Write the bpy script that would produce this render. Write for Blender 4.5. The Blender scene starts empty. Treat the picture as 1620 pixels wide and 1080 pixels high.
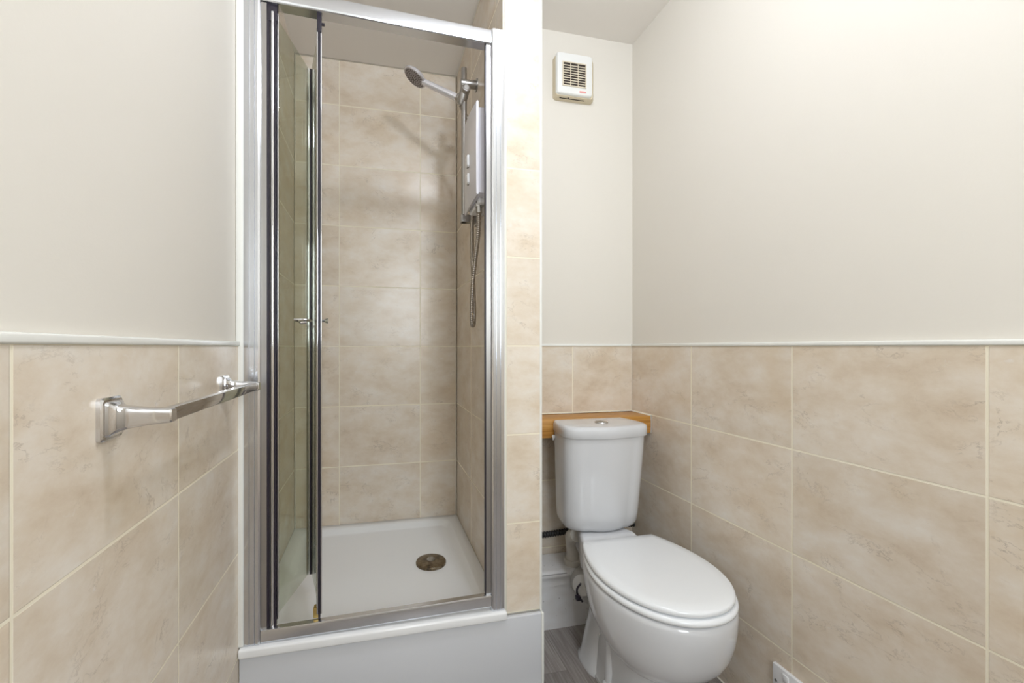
import bpy, bmesh, math, random
from mathutils import Vector, Matrix
from math import pi, sin, cos, radians

random.seed(4)
S = bpy.context.scene
C = S.collection

# ------------------------------------------------------------------ camera, world, lights, exposure
CAM_H = 1.065
cam_data = bpy.data.cameras.new('camera')
cam = bpy.data.objects.new('camera', cam_data)
C.objects.link(cam)
cam.location = (0, 0, CAM_H)
cam.rotation_euler = (radians(90), 0, -0.2229)
cam_data.sensor_width = 36.0
cam_data.lens = 669.84 / 1620 * 36
cam_data.shift_x = (810 - 746.14) / 1620
cam_data.shift_y = 9.14 / 1620
cam_data.clip_start = 0.01
S.camera = cam

world = bpy.data.worlds.new('world')
S.world = world
world.use_nodes = True
world.node_tree.nodes['Background'].inputs[0].default_value = (0.8, 0.9, 1.0, 1)
world.node_tree.nodes['Background'].inputs[1].default_value = 0.6

S.view_settings.view_transform = 'Standard'
S.view_settings.look = 'None'
S.view_settings.exposure = 0.0
S.view_settings.gamma = 1.0
S.view_settings.use_curve_mapping = False

BULB_STRENGTH = 190.0
BULB_RADIUS = 0.045
BULB_POS = (0.38, 0.61, 2.24)
WINDOW_FILL_POWER = 21.0

# added fill light, set before an unseen, invented window behind the photographer
wl = bpy.data.lights.new('window_fill', 'AREA')
wl.shape = 'RECTANGLE'
wl.size = 0.62
wl.size_y = 0.86
wl.energy = WINDOW_FILL_POWER
wl.color = (0.88, 0.95, 1.0)
wlo = bpy.data.objects.new('window_fill', wl)
wlo.location = (0.36, -1.075, 1.55)
wlo.rotation_euler = (radians(90), 0, 0)
C.objects.link(wlo)

# ------------------------------------------------------------------ room dimensions (metres)
XL, XR = -0.3555, 1.0775          # tile faces of the left and right wall
YS = 2.0172                       # shower back wall
YB = 1.6276                       # wall behind the WC
YF = 1.2514                       # front of partition
XSW, XP = 0.3826, 0.5097          # partition, shower side / WC side
YR = -1.10                        # wall behind the camera
CEIL = 2.375
ZD = 1.0694                       # top of the half height tiling
TW, TH = 0.368, 0.275             # tile size
TT = 0.007                        # tile thickness

# ------------------------------------------------------------------ materials
def new_mat(name):
    m = bpy.data.materials.new(name)
    m.use_nodes = True
    nt = m.node_tree
    return m, nt, nt.nodes['Principled BSDF']

def simple(name, col, rough=0.5, metal=0.0, coat=0.0, spec=0.5, bump=0.0, bscale=60, var=0.0, trans=0.0):
    m, nt, b = new_mat(name)
    b.inputs['Base Color'].default_value = (*col, 1)
    b.inputs['Roughness'].default_value = rough
    b.inputs['Metallic'].default_value = metal
    b.inputs['Specular IOR Level'].default_value = spec
    if coat:
        b.inputs['Coat Weight'].default_value = coat
        b.inputs['Coat Roughness'].default_value = 0.04
    L = nt.links
    if bump or var:
        tc = nt.nodes.new('ShaderNodeTexCoord')
        n = nt.nodes.new('ShaderNodeTexNoise')
        n.inputs['Scale'].default_value = bscale
        n.inputs['Detail'].default_value = 4
        L.new(tc.outputs['Object'], n.inputs['Vector'])
        if bump:
            bp = nt.nodes.new('ShaderNodeBump')
            bp.inputs['Strength'].default_value = bump
            bp.inputs['Distance'].default_value = 0.002
            L.new(n.outputs['Fac'], bp.inputs['Height'])
            L.new(bp.outputs['Normal'], b.inputs['Normal'])
        if var:
            r = nt.nodes.new('ShaderNodeValToRGB')
            r.color_ramp.elements[0].position = 0.3
            r.color_ramp.elements[1].position = 0.7
            r.color_ramp.elements[0].color = (*[c * (1 - var) for c in col], 1)
            r.color_ramp.elements[1].color = (*[min(1, c * (1 + var * .5)) for c in col], 1)
            L.new(n.outputs['Fac'], r.inputs['Fac'])
            L.new(r.outputs['Color'], b.inputs['Base Color'])
    return m

def mathn(nt, op, a, b=None, clamp=False):
    n = nt.nodes.new('ShaderNodeMath')
    n.operation = op
    n.use_clamp = clamp
    for i, v in enumerate((a, b)):
        if v is None:
            continue
        if isinstance(v, (int, float)):
            n.inputs[i].default_value = v
        else:
            nt.links.new(v, n.inputs[i])
    return n.outputs[0]

def ramp(nt, fac, stops):
    r = nt.nodes.new('ShaderNodeValToRGB')
    e = r.color_ramp.elements
    while len(e) < len(stops):
        e.new(0.5)
    for i, (p, c) in enumerate(stops):
        e[i].position = p
        e[i].color = (*c, 1) if len(c) == 3 else c
    nt.links.new(fac, r.inputs['Fac'])
    return r.outputs['Color']

def mix(nt, fac, a, b, mode='MIX'):
    n = nt.nodes.new('ShaderNodeMix')
    n.data_type = 'RGBA'
    n.blend_type = mode
    for sock, v in ((n.inputs['Factor'], fac), (n.inputs['A'], a), (n.inputs['B'], b)):
        if isinstance(v, (int, float)):
            sock.default_value = v
        elif isinstance(v, tuple):
            sock.default_value = (*v, 1) if len(v) == 3 else v
        else:
            nt.links.new(v, sock)
    return n.outputs['Result']

def tile_mat(name, axis, u0, tw=TW, seed=0.0, grout=0.0025):
    """beige marble effect wall tile, laid in a plain grid; axis = world axis that runs along the wall"""
    m, nt, b = new_mat(name)
    N, L = nt.nodes, nt.links
    geo = N.new('ShaderNodeNewGeometry')
    sep = N.new('ShaderNodeSeparateXYZ')
    L.new(geo.outputs['Position'], sep.inputs[0])
    u = mathn(nt, 'ADD', sep.outputs[axis], -u0 + 20 * tw)
    v = mathn(nt, 'ADD', sep.outputs['Z'], -ZD + 20 * TH)
    comb = N.new('ShaderNodeCombineXYZ')
    L.new(u, comb.inputs[0]); L.new(v, comb.inputs[1])
    br = N.new('ShaderNodeTexBrick')
    br.offset = 0.0; br.squash = 1.0
    br.inputs['Scale'].default_value = 1.0
    br.inputs['Brick Width'].default_value = tw
    br.inputs['Row Height'].default_value = TH
    br.inputs['Mortar Size'].default_value = grout
    br.inputs['Mortar Smooth'].default_value = 0.25
    br.inputs['Bias'].default_value = 0.0
    br.inputs['Color1'].default_value = (0, 0, 0, 1)
    br.inputs['Color2'].default_value = (1, 1, 1, 1)
    L.new(comb.outputs[0], br.inputs['Vector'])
    sepc = N.new('ShaderNodeSeparateColor')
    L.new(br.outputs['Color'], sepc.inputs[0])
    iu = mathn(nt, 'FLOOR', mathn(nt, 'DIVIDE', u, tw))
    iv = mathn(nt, 'FLOOR', mathn(nt, 'DIVIDE', v, TH))
    w = mathn(nt, 'ADD', mathn(nt, 'MULTIPLY', iu, 3.71), mathn(nt, 'ADD', mathn(nt, 'MULTIPLY', iv, 7.33), seed))
    def noise(sc, detail, rough=0.55, dist=0.0, vec=None, woff=0.0):
        n = N.new('ShaderNodeTexNoise')
        n.noise_dimensions = '4D'
        n.inputs['Scale'].default_value = sc
        n.inputs['Detail'].default_value = detail
        n.inputs['Roughness'].default_value = rough
        n.inputs['Distortion'].default_value = dist
        L.new(vec if vec is not None else comb.outputs[0], n.inputs['Vector'])
        L.new(mathn(nt, 'ADD', w, woff), n.inputs['W'])
        return n.outputs['Fac']
    # long direction stretch
    mp = N.new('ShaderNodeMapping')
    mp.inputs['Rotation'].default_value = (0, 0, 0.35)
    mp.inputs['Scale'].default_value = (0.75, 1.25, 1)
    L.new(comb.outputs[0], mp.inputs['Vector'])
    big = noise(9.0, 9, 0.66, 0.15, mp.outputs[0])
    col = ramp(nt, big, [(0.30, (0.625, 0.510, 0.385)), (0.44, (0.71, 0.610, 0.490)), (0.54, (0.755, 0.67, 0.565)), (0.70, (0.81, 0.755, 0.68))])
    # ochre clouds
    och = noise(5.0, 5, 0.5, 0.2, None, 11.3)
    col = mix(nt, mathn(nt, 'MULTIPLY', ramp(nt, och, [(0.52, (0, 0, 0)), (0.75, (1, 1, 1))]), 0.40), col, (0.68, 0.53, 0.35))
    # fine dark veins
    vn = noise(7.0, 8, 0.66, 0.5, mp.outputs[0], 31.7)
    ab = mathn(nt, 'ABSOLUTE', mathn(nt, 'SUBTRACT', vn, 0.5))
    vein = ramp(nt, ab, [(0.0, (1, 1, 1)), (0.009, (0, 0, 0))])
    gate = ramp(nt, noise(11.0, 4, 0.6, 0, None, 3.1), [(0.48, (0, 0, 0)), (0.66, (1, 1, 1))])
    vf = mathn(nt, 'MULTIPLY', mathn(nt, 'MULTIPLY', vein, gate), 0.50)
    col = mix(nt, vf, col, (0.27, 0.20, 0.145))
    # pale flecks
    fl = noise(30.0, 4, 0.6, 0.6, mp.outputs[0], 51.0)
    col = mix(nt, mathn(nt, 'MULTIPLY', ramp(nt, fl, [(0.66, (0, 0, 0)), (0.74, (1, 1, 1))]), 0.55), col, (0.78, 0.73, 0.68))
    # brightness differs slightly from tile to tile
    hsv = N.new('ShaderNodeHueSaturation')
    L.new(col, hsv.inputs['Color'])
    wn = N.new('ShaderNodeTexWhiteNoise'); wn.noise_dimensions = '1D'
    L.new(w, wn.inputs['W'])
    L.new(mathn(nt, 'ADD', mathn(nt, 'MULTIPLY', wn.outputs['Value'], 0.08), 0.96), hsv.inputs['Value'])
    gcol = mix(nt, noise(3.0, 3, 0.5, 0, None, 9.0), (0.90, 0.85, 0.74), (0.84, 0.75, 0.54))
    fac = br.outputs['Fac']
    fin = mix(nt, fac, hsv.outputs['Color'], gcol)
    L.new(fin, b.inputs['Base Color'])
    rr = mathn(nt, 'ADD', mathn(nt, 'MULTIPLY', fac, 0.45), 0.27)
    L.new(rr, b.inputs['Roughness'])
    b.inputs['Specular IOR Level'].default_value = 0.5
    fine = noise(90, 3, 0.5, 0, None, 77.0)
    ht = mathn(nt, 'ADD', mathn(nt, 'MULTIPLY', fac, -1.0), mathn(nt, 'MULTIPLY', fine, 0.06))
    bp = N.new('ShaderNodeBump')
    bp.inputs['Strength'].default_value = 0.6
    bp.inputs['Distance'].default_value = 0.0012
    L.new(ht, bp.inputs['Height'])
    L.new(bp.outputs['Normal'], b.inputs['Normal'])
    return m

M = {}
M['paint'] = simple('cream_paint', (0.770, 0.730, 0.662), 0.55, bump=0.06, bscale=220, spec=0.3)
M['ceiling'] = simple('ceiling_paint', (0.87, 0.83, 0.78), 0.75, bump=0.05, bscale=150, spec=0.2)
M['gloss'] = simple('white_gloss_trim', (0.86, 0.86, 0.82), 0.25)
M['seal'] = simple('silicone_sealant', (0.93, 0.89, 0.80), 0.5)
M['chrome'] = simple('chrome', (0.68, 0.68, 0.70), 0.07, 1.0)
M['satin'] = simple('satin_chrome', (0.43, 0.42, 0.41), 0.33, 1.0)
M['aluminium'] = simple('polished_aluminium', (0.70, 0.72, 0.76), 0.2, 1.0, bump=0.02, bscale=30)
M['rubber'] = simple('dark_rubber_seal', (0.018, 0.014, 0.025), 0.35)
M['acrylic'] = simple('white_acrylic', (0.89, 0.90, 0.91), 0.16)
M['ceramic'] = simple('white_ceramic', (0.65, 0.66, 0.685), 0.07, coat=0.4)
M['plastic'] = simple('white_plastic', (0.83, 0.83, 0.85), 0.28)
M['seatplastic'] = simple('white_seat_plastic', (0.84, 0.86, 0.885), 0.16)
M['heater'] = simple('heater_plastic', (0.80, 0.79, 0.87), 0.25)
M['fan'] = simple('fan_plastic', (0.84, 0.84, 0.82), 0.35)
M['fanold'] = simple('yellowed_fan_plastic', (0.70, 0.61, 0.45), 0.45)
M['dark'] = simple('dark_gap', (0.03, 0.02, 0.015), 0.6)
M['blackpipe'] = simple('black_ribbed_hose', (0.012, 0.013, 0.014), 0.4)
M['greyplastic'] = simple('grey_plastic', (0.55, 0.54, 0.52), 0.4)
M['red'] = simple('red_badge', (0.75, 0.12, 0.12), 0.4)

def oak():
    m, nt, b = new_mat('oak_effect')
    N, L = nt.nodes, nt.links
    tc = N.new('ShaderNodeTexCoord')
    mp = N.new('ShaderNodeMapping')
    mp.inputs['Scale'].default_value = (2.2, 60, 60)
    L.new(tc.outputs['Object'], mp.inputs['Vector'])
    n = N.new('ShaderNodeTexNoise')
    n.inputs['Scale'].default_value = 1.6; n.inputs['Detail'].default_value = 6; n.inputs['Distortion'].default_value = 0.4
    L.new(mp.outputs[0], n.inputs['Vector'])
    c = ramp(nt, n.outputs['Fac'], [(0.3, (0.36, 0.145, 0.02)), (0.55, (0.52, 0.25, 0.05)), (0.75, (0.66, 0.37, 0.10))])
    L.new(c, b.inputs['Base Color'])
    b.inputs['Roughness'].default_value = 0.38
    return m
M['oak'] = oak()

def vinyl():
    m, nt, b = new_mat('grey_oak_vinyl')
    N, L = nt.nodes, nt.links
    geo = N.new('ShaderNodeNewGeometry')
    sep = N.new('ShaderNodeSeparateXYZ'); L.new(geo.outputs['Position'], sep.inputs[0])
    comb = N.new('ShaderNodeCombineXYZ')
    L.new(mathn(nt, 'ADD', sep.outputs['Y'], 20.3), comb.inputs[0])
    L.new(mathn(nt, 'ADD', sep.outputs['X'], -0.716 + 1.2), comb.inputs[1])
    br = N.new('ShaderNodeTexBrick'); br.offset = 0.37
    br.inputs['Scale'].default_value = 1
    br.inputs['Brick Width'].default_value = 1.1
    br.inputs['Row Height'].default_value = 0.1
    br.inputs['Mortar Size'].default_value = 0.0006
    br.inputs['Color1'].default_value = (0.0, 0.0, 0.0, 1); br.inputs['Color2'].default_value = (1, 1, 1, 1)
    L.new(comb.outputs[0], br.inputs['Vector'])
    mp = N.new('ShaderNodeMapping'); mp.inputs['Scale'].default_value = (4.0, 95, 1)
    L.new(comb.outputs[0], mp.inputs['Vector'])
    n = N.new('ShaderNodeTexNoise'); n.noise_dimensions = '4D'
    n.inputs['Scale'].default_value = 1.5; n.inputs['Detail'].default_value = 8; n.inputs['Roughness'].default_value = 0.62
    n.inputs['Distortion'].default_value = 0.35
    L.new(mp.outputs[0], n.inputs['Vector'])
    sc = N.new('ShaderNodeSeparateColor'); L.new(br.outputs['Color'], sc.inputs[0])
    L.new(mathn(nt, 'MULTIPLY', sc.outputs[0], 9.0), n.inputs['W'])
    c = ramp(nt, n.outputs['Fac'], [(0.28, (0.18, 0.155, 0.14)), (0.5, (0.285, 0.255, 0.238)), (0.74, (0.40, 0.37, 0.345))])
    hs = N.new('ShaderNodeHueSaturation'); L.new(c, hs.inputs['Color'])
    L.new(mathn(nt, 'ADD', mathn(nt, 'MULTIPLY', sc.outputs[0], 0.35), 0.82), hs.inputs['Value'])
    fin = mix(nt, br.outputs['Fac'], hs.outputs['Color'], (0.13, 0.11, 0.10))
    L.new(fin, b.inputs['Base Color'])
    b.inputs['Roughness'].default_value = 0.42
    return m
M['floor'] = vinyl()

def glass_mat(name, tint, refl=1.0):
    m = bpy.data.materials.new(name); m.use_nodes = True
    nt = m.node_tree; nt.nodes.clear()
    out = nt.nodes.new('ShaderNodeOutputMaterial')
    tr = nt.nodes.new('ShaderNodeBsdfTransparent'); tr.inputs[0].default_value = (*tint, 1)
    gl = nt.nodes.new('ShaderNodeBsdfGlossy'); gl.inputs['Roughness'].default_value = 0.02
    fr = nt.nodes.new('ShaderNodeLayerWeight'); fr.inputs['Blend'].default_value = 0.5
    mx = nt.nodes.new('ShaderNodeMixShader')
    p5 = mathn(nt, 'POWER', fr.outputs['Facing'], 4.0)
    nt.links.new(mathn(nt, 'ADD', mathn(nt, 'MULTIPLY', p5, 0.75), 0.04), mx.inputs[0])
    nt.links.new(tr.outputs[0], mx.inputs[1]); nt.links.new(gl.outputs[0], mx.inputs[2])
    nt.links.new(mx.outputs[0], out.inputs[0])
    return m
M['glass'] = glass_mat('shower_glass', (0.875, 0.90, 0.84))
M['glassedge'] = simple('green_glass_edge', (0.30, 0.42, 0.36), 0.15)

def drain_mat():
    m, nt, b = new_mat('tarnished_chrome')
    N, L = nt.nodes, nt.links
    tc = N.new('ShaderNodeTexCoord')
    n = N.new('ShaderNodeTexNoise'); n.inputs['Scale'].default_value = 45; n.inputs['Detail'].default_value = 6
    L.new(tc.outputs['Object'], n.inputs['Vector'])
    c = ramp(nt, n.outputs['Fac'], [(0.3, (0.05, 0.04, 0.03)), (0.5, (0.19, 0.14, 0.085)), (0.7, (0.30, 0.25, 0.18))])
    L.new(c, b.inputs['Base Color'])
    b.inputs['Metallic'].default_value = 0.75
    L.new(mathn(nt, 'ADD', mathn(nt, 'MULTIPLY', n.outputs['Fac'], 0.4), 0.2), b.inputs['Roughness'])
    return m
M['drain'] = drain_mat()

def grubby():
    m, nt, b = new_mat('grubby_white_plastic')
    N, L = nt.nodes, nt.links
    tc = N.new('ShaderNodeTexCoord')
    v = N.new('ShaderNodeTexVoronoi'); v.inputs['Scale'].default_value = 34
    v.inputs['Randomness'].default_value = 1.0
    L.new(tc.outputs['Object'], v.inputs['Vector'])
    n = N.new('ShaderNodeTexNoise'); n.inputs['Scale'].default_value = 20; n.inputs['Detail'].default_value = 5
    L.new(tc.outputs['Object'], n.inputs['Vector'])
    spots = ramp(nt, v.outputs['Distance'], [(0.07, (1, 1, 1)), (0.12, (0, 0, 0))])
    g = ramp(nt, n.outputs['Fac'], [(0.50, (0, 0, 0)), (0.60, (1, 1, 1))])
    base = ramp(nt, n.outputs['Fac'], [(0.3, (0.80, 0.78, 0.77)), (0.7, (0.86, 0.86, 0.87))])
    c = mix(nt, mathn(nt, 'MULTIPLY', mathn(nt, 'MULTIPLY', spots, g), 0.75), base, (0.16, 0.12, 0.10))
    L.new(c, b.inputs['Base Color'])
    b.inputs['Roughness'].default_value = 0.3
    return m
M['grubby'] = grubby()

M['tile_left'] = tile_mat('beige_tile_left', 'Y', 0.8829, seed=1.0)
M['tile_right'] = tile_mat('beige_tile_right', 'Y', 1.2759, seed=5.0)
M['tile_back'] = tile_mat('beige_tile_back', 'X', 0.8006, seed=9.0)
M['tile_shower'] = tile_mat('beige_tile_shower', 'X', -0.1612, seed=13.0, grout=0.0026)
M['tile_shower_side'] = tile_mat('beige_tile_shower_side', 'Y', 1.70, seed=17.0)
M['tile_pillar'] = tile_mat('beige_tile_pillar', 'X', 0.3, tw=0.9, seed=21.0)

# ------------------------------------------------------------------ mesh helpers
def bm_box(bm, lo, hi, bevel=0.0, seg=2, mi=0):
    vs = [bm.verts.new((x, y, z)) for x in (lo[0], hi[0]) for y in (lo[1], hi[1]) for z in (lo[2], hi[2])]
    idx = [(0, 1, 3, 2), (4, 6, 7, 5), (0, 4, 5, 1), (2, 3, 7, 6), (0, 2, 6, 4), (1, 5, 7, 3)]
    fs = []
    for f in idx:
        fc = bm.faces.new([vs[i] for i in f]); fc.material_index = mi; fs.append(fc)
    if bevel > 0:
        es = list({e for f in fs for e in f.edges})
        r = bmesh.ops.bevel(bm, geom=es, offset=bevel, segments=seg, affect='EDGES', profile=0.5)
        for f in r['faces']:
            f.material_index = mi
    return fs

def frame_of(d):
    d = Vector(d).normalized()
    up = Vector((0, 0, 1)) if abs(d.z) < 0.95 else Vector((1, 0, 0))
    a = d.cross(up).normalized()
    b = a.cross(d).normalized()
    return a, b

def bm_cyl(bm, p0, p1, r0, r1=None, n=32, cap=True, mi=0, bev=0.0):
    r1 = r0 if r1 is None else r1
    p0, p1 = Vector(p0), Vector(p1)
    d = (p1 - p0)
    a, b = frame_of(d)
    L = d.length
    if bev > 0:
        prof = [(0, r0 - bev), (bev * .3, r0 - bev * .3), (bev, r0), (L - bev, r1), (L - bev * .3, r1 - bev * .3), (L, r1 - bev)]
    else:
        prof = [(0, r0), (L, r1)]
    dn = d.normalized()
    rings = []
    for t, r in prof:
        rings.append([bm.verts.new(p0 + dn * t + (a * cos(2 * pi * i / n) + b * sin(2 * pi * i / n)) * r) for i in range(n)])
    for k in range(len(rings) - 1):
        for i in range(n):
            f = bm.faces.new((rings[k][i], rings[k][(i + 1) % n], rings[k + 1][(i + 1) % n], rings[k + 1][i])); f.material_index = mi
    if cap:
        f = bm.faces.new(list(reversed(rings[0]))); f.material_index = mi
        f = bm.faces.new(rings[-1]); f.material_index = mi

def bm_loft(bm, rings, cap0=True, cap1=True, mi=0, closed=True):
    R = [[bm.verts.new(p) for p in r] for r in rings]
    n = len(R[0])
    rng = n if closed else n - 1
    for k in range(len(R) - 1):
        for i in range(rng):
            f = bm.faces.new((R[k][i], R[k][(i + 1) % n], R[k + 1][(i + 1) % n], R[k + 1][i])); f.material_index = mi
    if cap0:
        f = bm.faces.new(list(reversed(R[0]))); f.material_index = mi
    if cap1:
        f = bm.faces.new(R[-1]); f.material_index = mi
    return R

def bm_tube(bm, pts, r, n=16, radii=None, mi=0):
    pts = [Vector(p) for p in pts]
    rings = []
    a = None
    for i, p in enumerate(pts):
        d = (pts[min(i + 1, len(pts) - 1)] - pts[max(i - 1, 0)]).normalized()
        if a is None:
            a, b = frame_of(d)
        else:
            a = (a - d * a.dot(d)).normalized()
            b = d.cross(a).normalized()
        rr = radii[i] if radii else r
        rings.append([p + (a * cos(2 * pi * j / n) + b * sin(2 * pi * j / n)) * rr for j in range(n)])
    bm_loft(bm, rings, mi=mi)

def bm_lathe(bm, prof, origin=(0, 0, 0), axis=(0, 0, 1), n=48, mi=0):
    o = Vector(origin); ax = Vector(axis).normalized(); a, b = frame_of(ax)
    rings = [[o + ax * h + (a * cos(2 * pi * i / n) + b * sin(2 * pi * i / n)) * max(r, 1e-4) for i in range(n)] for r, h in prof]
    bm_loft(bm, rings, mi=mi)

def catmull(P, sub=8):
    P = [Vector(p) for p in P]
    out = []
    for i in range(len(P) - 1):
        p0, p1, p2, p3 = P[max(i - 1, 0)], P[i], P[i + 1], P[min(i + 2, len(P) - 1)]
        for k in range(sub):
            t = k / sub
            out.append(0.5 * ((2 * p1) + (-p0 + p2) * t + (2 * p0 - 5 * p1 + 4 * p2 - p3) * t * t + (-p0 + 3 * p1 - 3 * p2 + p3) * t ** 3))
    out.append(P[-1])
    return out

def rrect(x0, x1, y0, y1, r, z, n=8):
    pts = []
    for cx, cy, a0 in ((x1 - r, y1 - r, 0), (x0 + r, y1 - r, pi / 2), (x0 + r, y0 + r, pi), (x1 - r, y0 + r, 1.5 * pi)):
        for i in range(n + 1):
            a = a0 + (pi / 2) * i / n
            pts.append((cx + r * cos(a), cy + r * sin(a), z))
    return pts

def obj(name, bm, mats, parent=None, smooth=40, origin=None):
    bmesh.ops.recalc_face_normals(bm, faces=bm.faces[:])
    me = bpy.data.meshes.new(name)
    bm.to_mesh(me); bm.free()
    if not isinstance(mats, (list, tuple)):
        mats = [mats]
    for m in mats:
        me.materials.append(m)
    if smooth:
        me.polygons.foreach_set('use_smooth', [True] * len(me.polygons))
        me.set_sharp_from_angle(angle=radians(smooth))
    o = bpy.data.objects.new(name, me)
    C.objects.link(o)
    if parent:
        o.parent = parent
        # keep world geometry when the parent's origin is elsewhere
        off = Vector((0, 0, 0)); p = parent
        while p is not None:
            off += p.location; p = p.parent
        me.transform(Matrix.Translation(-off))
    elif origin is not None:
        me.transform(Matrix.Translation(-Vector(origin)))
        o.location = origin
    return o

def thing(name, label, cat, loc, group=None):
    o = bpy.data.objects.new(name, None)
    o.empty_display_size = 0.05
    C.objects.link(o)
    o.location = loc
    o['label'] = label; o['category'] = cat
    if group:
        o['group'] = group
    return o

def tag(o, label, cat):
    o['label'] = label; o['category'] = cat
    return o

def struct(name, bm, mats, smooth=0):
    o = obj(name, bm, mats, smooth=smooth)
    o['kind'] = 'structure'
    return o

NB = bmesh.new

# ------------------------------------------------------------------ structure
W = 0.10
b = NB(); bm_box(b, (XL - W, YR - W, -0.1), (XR + W, YS + W, 0.0)); struct('floor', b, M['floor'])
b = NB(); bm_box(b, (XL - W, YR - W, CEIL), (XR + W, YS + W, CEIL + 0.1)); struct('ceiling', b, M['ceiling'])

# left wall: painted plaster, half height tiling in the room, full height in the shower
b = NB()
bm_box(b, (XL - W, YR, 0.0), (XL - TT, YS + W, CEIL), mi=0)
bm_box(b, (XL - TT - 0.001, YR, 0.0), (XL, 1.262, ZD), mi=1)
bm_box(b, (XL - TT - 0.001, 1.262, 0.0), (XL + 0.002, YS, CEIL), mi=1)
struct('wall_left', b, [M['paint'], M['tile_left']])
# right wall
b = NB()
bm_box(b, (XR + TT, YR, 0.0), (XR + W, YS + W, CEIL), mi=0)
bm_box(b, (XR, YR, 0.0), (XR + TT + 0.001, YB, ZD), mi=1)
struct('wall_right', b, [M['paint'], M['tile_right']])
# wall behind the WC
b = NB()
bm_box(b, (XP, YB + TT, 0.0), (XR + TT, YS + W, CEIL), mi=0)
bm_box(b, (XP, YB, 0.0), (XR + 0.0005, YB + TT + 0.001, ZD), mi=1)
struct('wall_back', b, [M['paint'], M['tile_back']])
# shower back wall
b = NB()
bm_box(b, (XL - TT, YS, 0.0), (XSW + 0.001, YS + W, CEIL), mi=0)
struct('wall_shower_back', b, [M['tile_shower']])
# partition between shower and WC, tiled on its end and on the shower side
b = NB()
bm_box(b, (XSW + TT, YF + TT, 0.0), (XP, YS + W * .9, CEIL), mi=0)
bm_box(b, (XSW, YF + 0.003, 0.0), (XSW + TT + 0.001, YS, CEIL), mi=1)
bm_box(b, (XSW + 0.012, YF, 0.243), (XP - 0.006, YF + TT + 0.001, CEIL), mi=2)
struct('wall_partition', b, [M['paint'], M['tile_shower_side'], M['tile_pillar']])
# wall behind the photographer with an opening for the added window
b = NB()
wx0, wx1, wz0, wz1 = 0.02, 0.70, 1.08, 2.02
bm_box(b, (XL - TT, YR - W, 0), (wx0, YR, CEIL)); bm_box(b, (wx1, YR - W, 0), (XR + TT, YR, CEIL))
bm_box(b, (wx0, YR - W, 0), (wx1, YR, wz0)); bm_box(b, (wx0, YR - W, wz1), (wx1, YR, CEIL))
struct('wall_front', b, M['paint'])
b = NB()
for lo, hi in (((wx0, wz0), (wx1, wz0 + .04)), ((wx0, wz1 - .04), (wx1, wz1)), ((wx0, wz0 + .04), (wx0 + .04, wz1 - .04)), ((wx1 - .04, wz0 + .04), (wx1, wz1 - .04))):
    bm_box(b, (lo[0], YR - 0.06, lo[1]), (hi[0], YR - 0.01, hi[1]), 0.004)
w = struct('added_window_1', b, M['gloss'])  # unseen window, added as a setting for the fill light
b = NB(); bm_box(b, (wx0 + .04, YR - 0.045, wz0 + .04), (wx1 - .04, YR - 0.039, wz1 - .04))
obj('pane', b, simple('frosted_glass', (0.75, 0.8, 0.85), 0.5), parent=w)

# trims: white rounded edge on top of the tiling
def bead(name, pts, r, mat, n=10):
    b = NB(); bm_tube(b, pts, r, n)
    return struct(name, b, mat, smooth=60)
def dado(name, lo, hi):
    b = NB(); bm_box(b, lo, hi, 0.003, 3); return struct(name, b, M['gloss'], smooth=60)
dado('trim_1', (XL - TT, YR, ZD - 0.001), (XL + 0.0045, 1.240, ZD + 0.011))
dado('trim_2', (XR - 0.0045, YR, ZD - 0.001), (XR + TT, YB + TT, ZD + 0.010))
dado('trim_3', (XP, YB - 0.0045, ZD - 0.001), (XR - 0.0045, YB + TT, ZD + 0.010))
# plastic corner trims of the partition end
b = NB(); bm_box(b, (XSW + 0.004, YF - 0.002, 0.243), (XSW + 0.0125, YF + 0.008, CEIL), 0.002, 2); struct('trim_4', b, simple('pale_corner_trim', (0.80, 0.77, 0.66), 0.3), smooth=60)
b = NB(); bm_box(b, (XP - 0.0065, YF - 0.002, 0.0), (XP + 0.0015, YF + 0.010, CEIL), 0.003, 3); struct('trim_5', b, M['gloss'], smooth=60)
b = NB(); bm_box(b, (XP - 0.0064, 1.2335, 0.0), (XP + 0.0015, 1.2492, 0.2400), 0.0025, 3); struct('trim_15', b, M['gloss'], smooth=60)
# silicone beads
bead('trim_6', [(XSW - 0.002, YS - 0.002, 0.256), (XSW - 0.002, YS - 0.002, CEIL)], 0.0055, M['seal'])
bead('trim_7', [(XL + 0.003, YS - 0.001, 0.256), (XL + 0.003, YS - 0.001, CEIL)], 0.0055, M['seal'])
bead('trim_8', [(XR, YB, 0.79), (XR, YB, ZD)], 0.002, M['gloss'])
bead('trim_9', [(XL, YS, CEIL - 0.001), (XSW, YS, CEIL - 0.001)], 0.005, M['seal'])
bead('trim_10', [(XSW, YS, CEIL - 0.001), (XSW, YF, CEIL - 0.001)], 0.005, M['seal'])
bead('trim_11', [(XR, YR, 0.001), (XR, YB, 0.001)], 0.0035, M['seal'])
bead('trim_12', [(XP, YB, 0.791), (XR - 0.001, YB, 0.791), (XR - 0.001, 1.496, 0.791)], 0.0035, M['seal'])
bead('trim_13', [(XR - 0.001, 1.4965, 0.794), (XR - 0.001, 1.4965, 0.722)], 0.003, M['gloss'])
# quadrant strip along the foot of the shower panel
b = NB(); bm_box(b, (XL, 1.222, 0.0), (XP + 0.004, 1.238, 0.017), 0.006, 3); struct('trim_14', b, M['gloss'], smooth=60)

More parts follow.
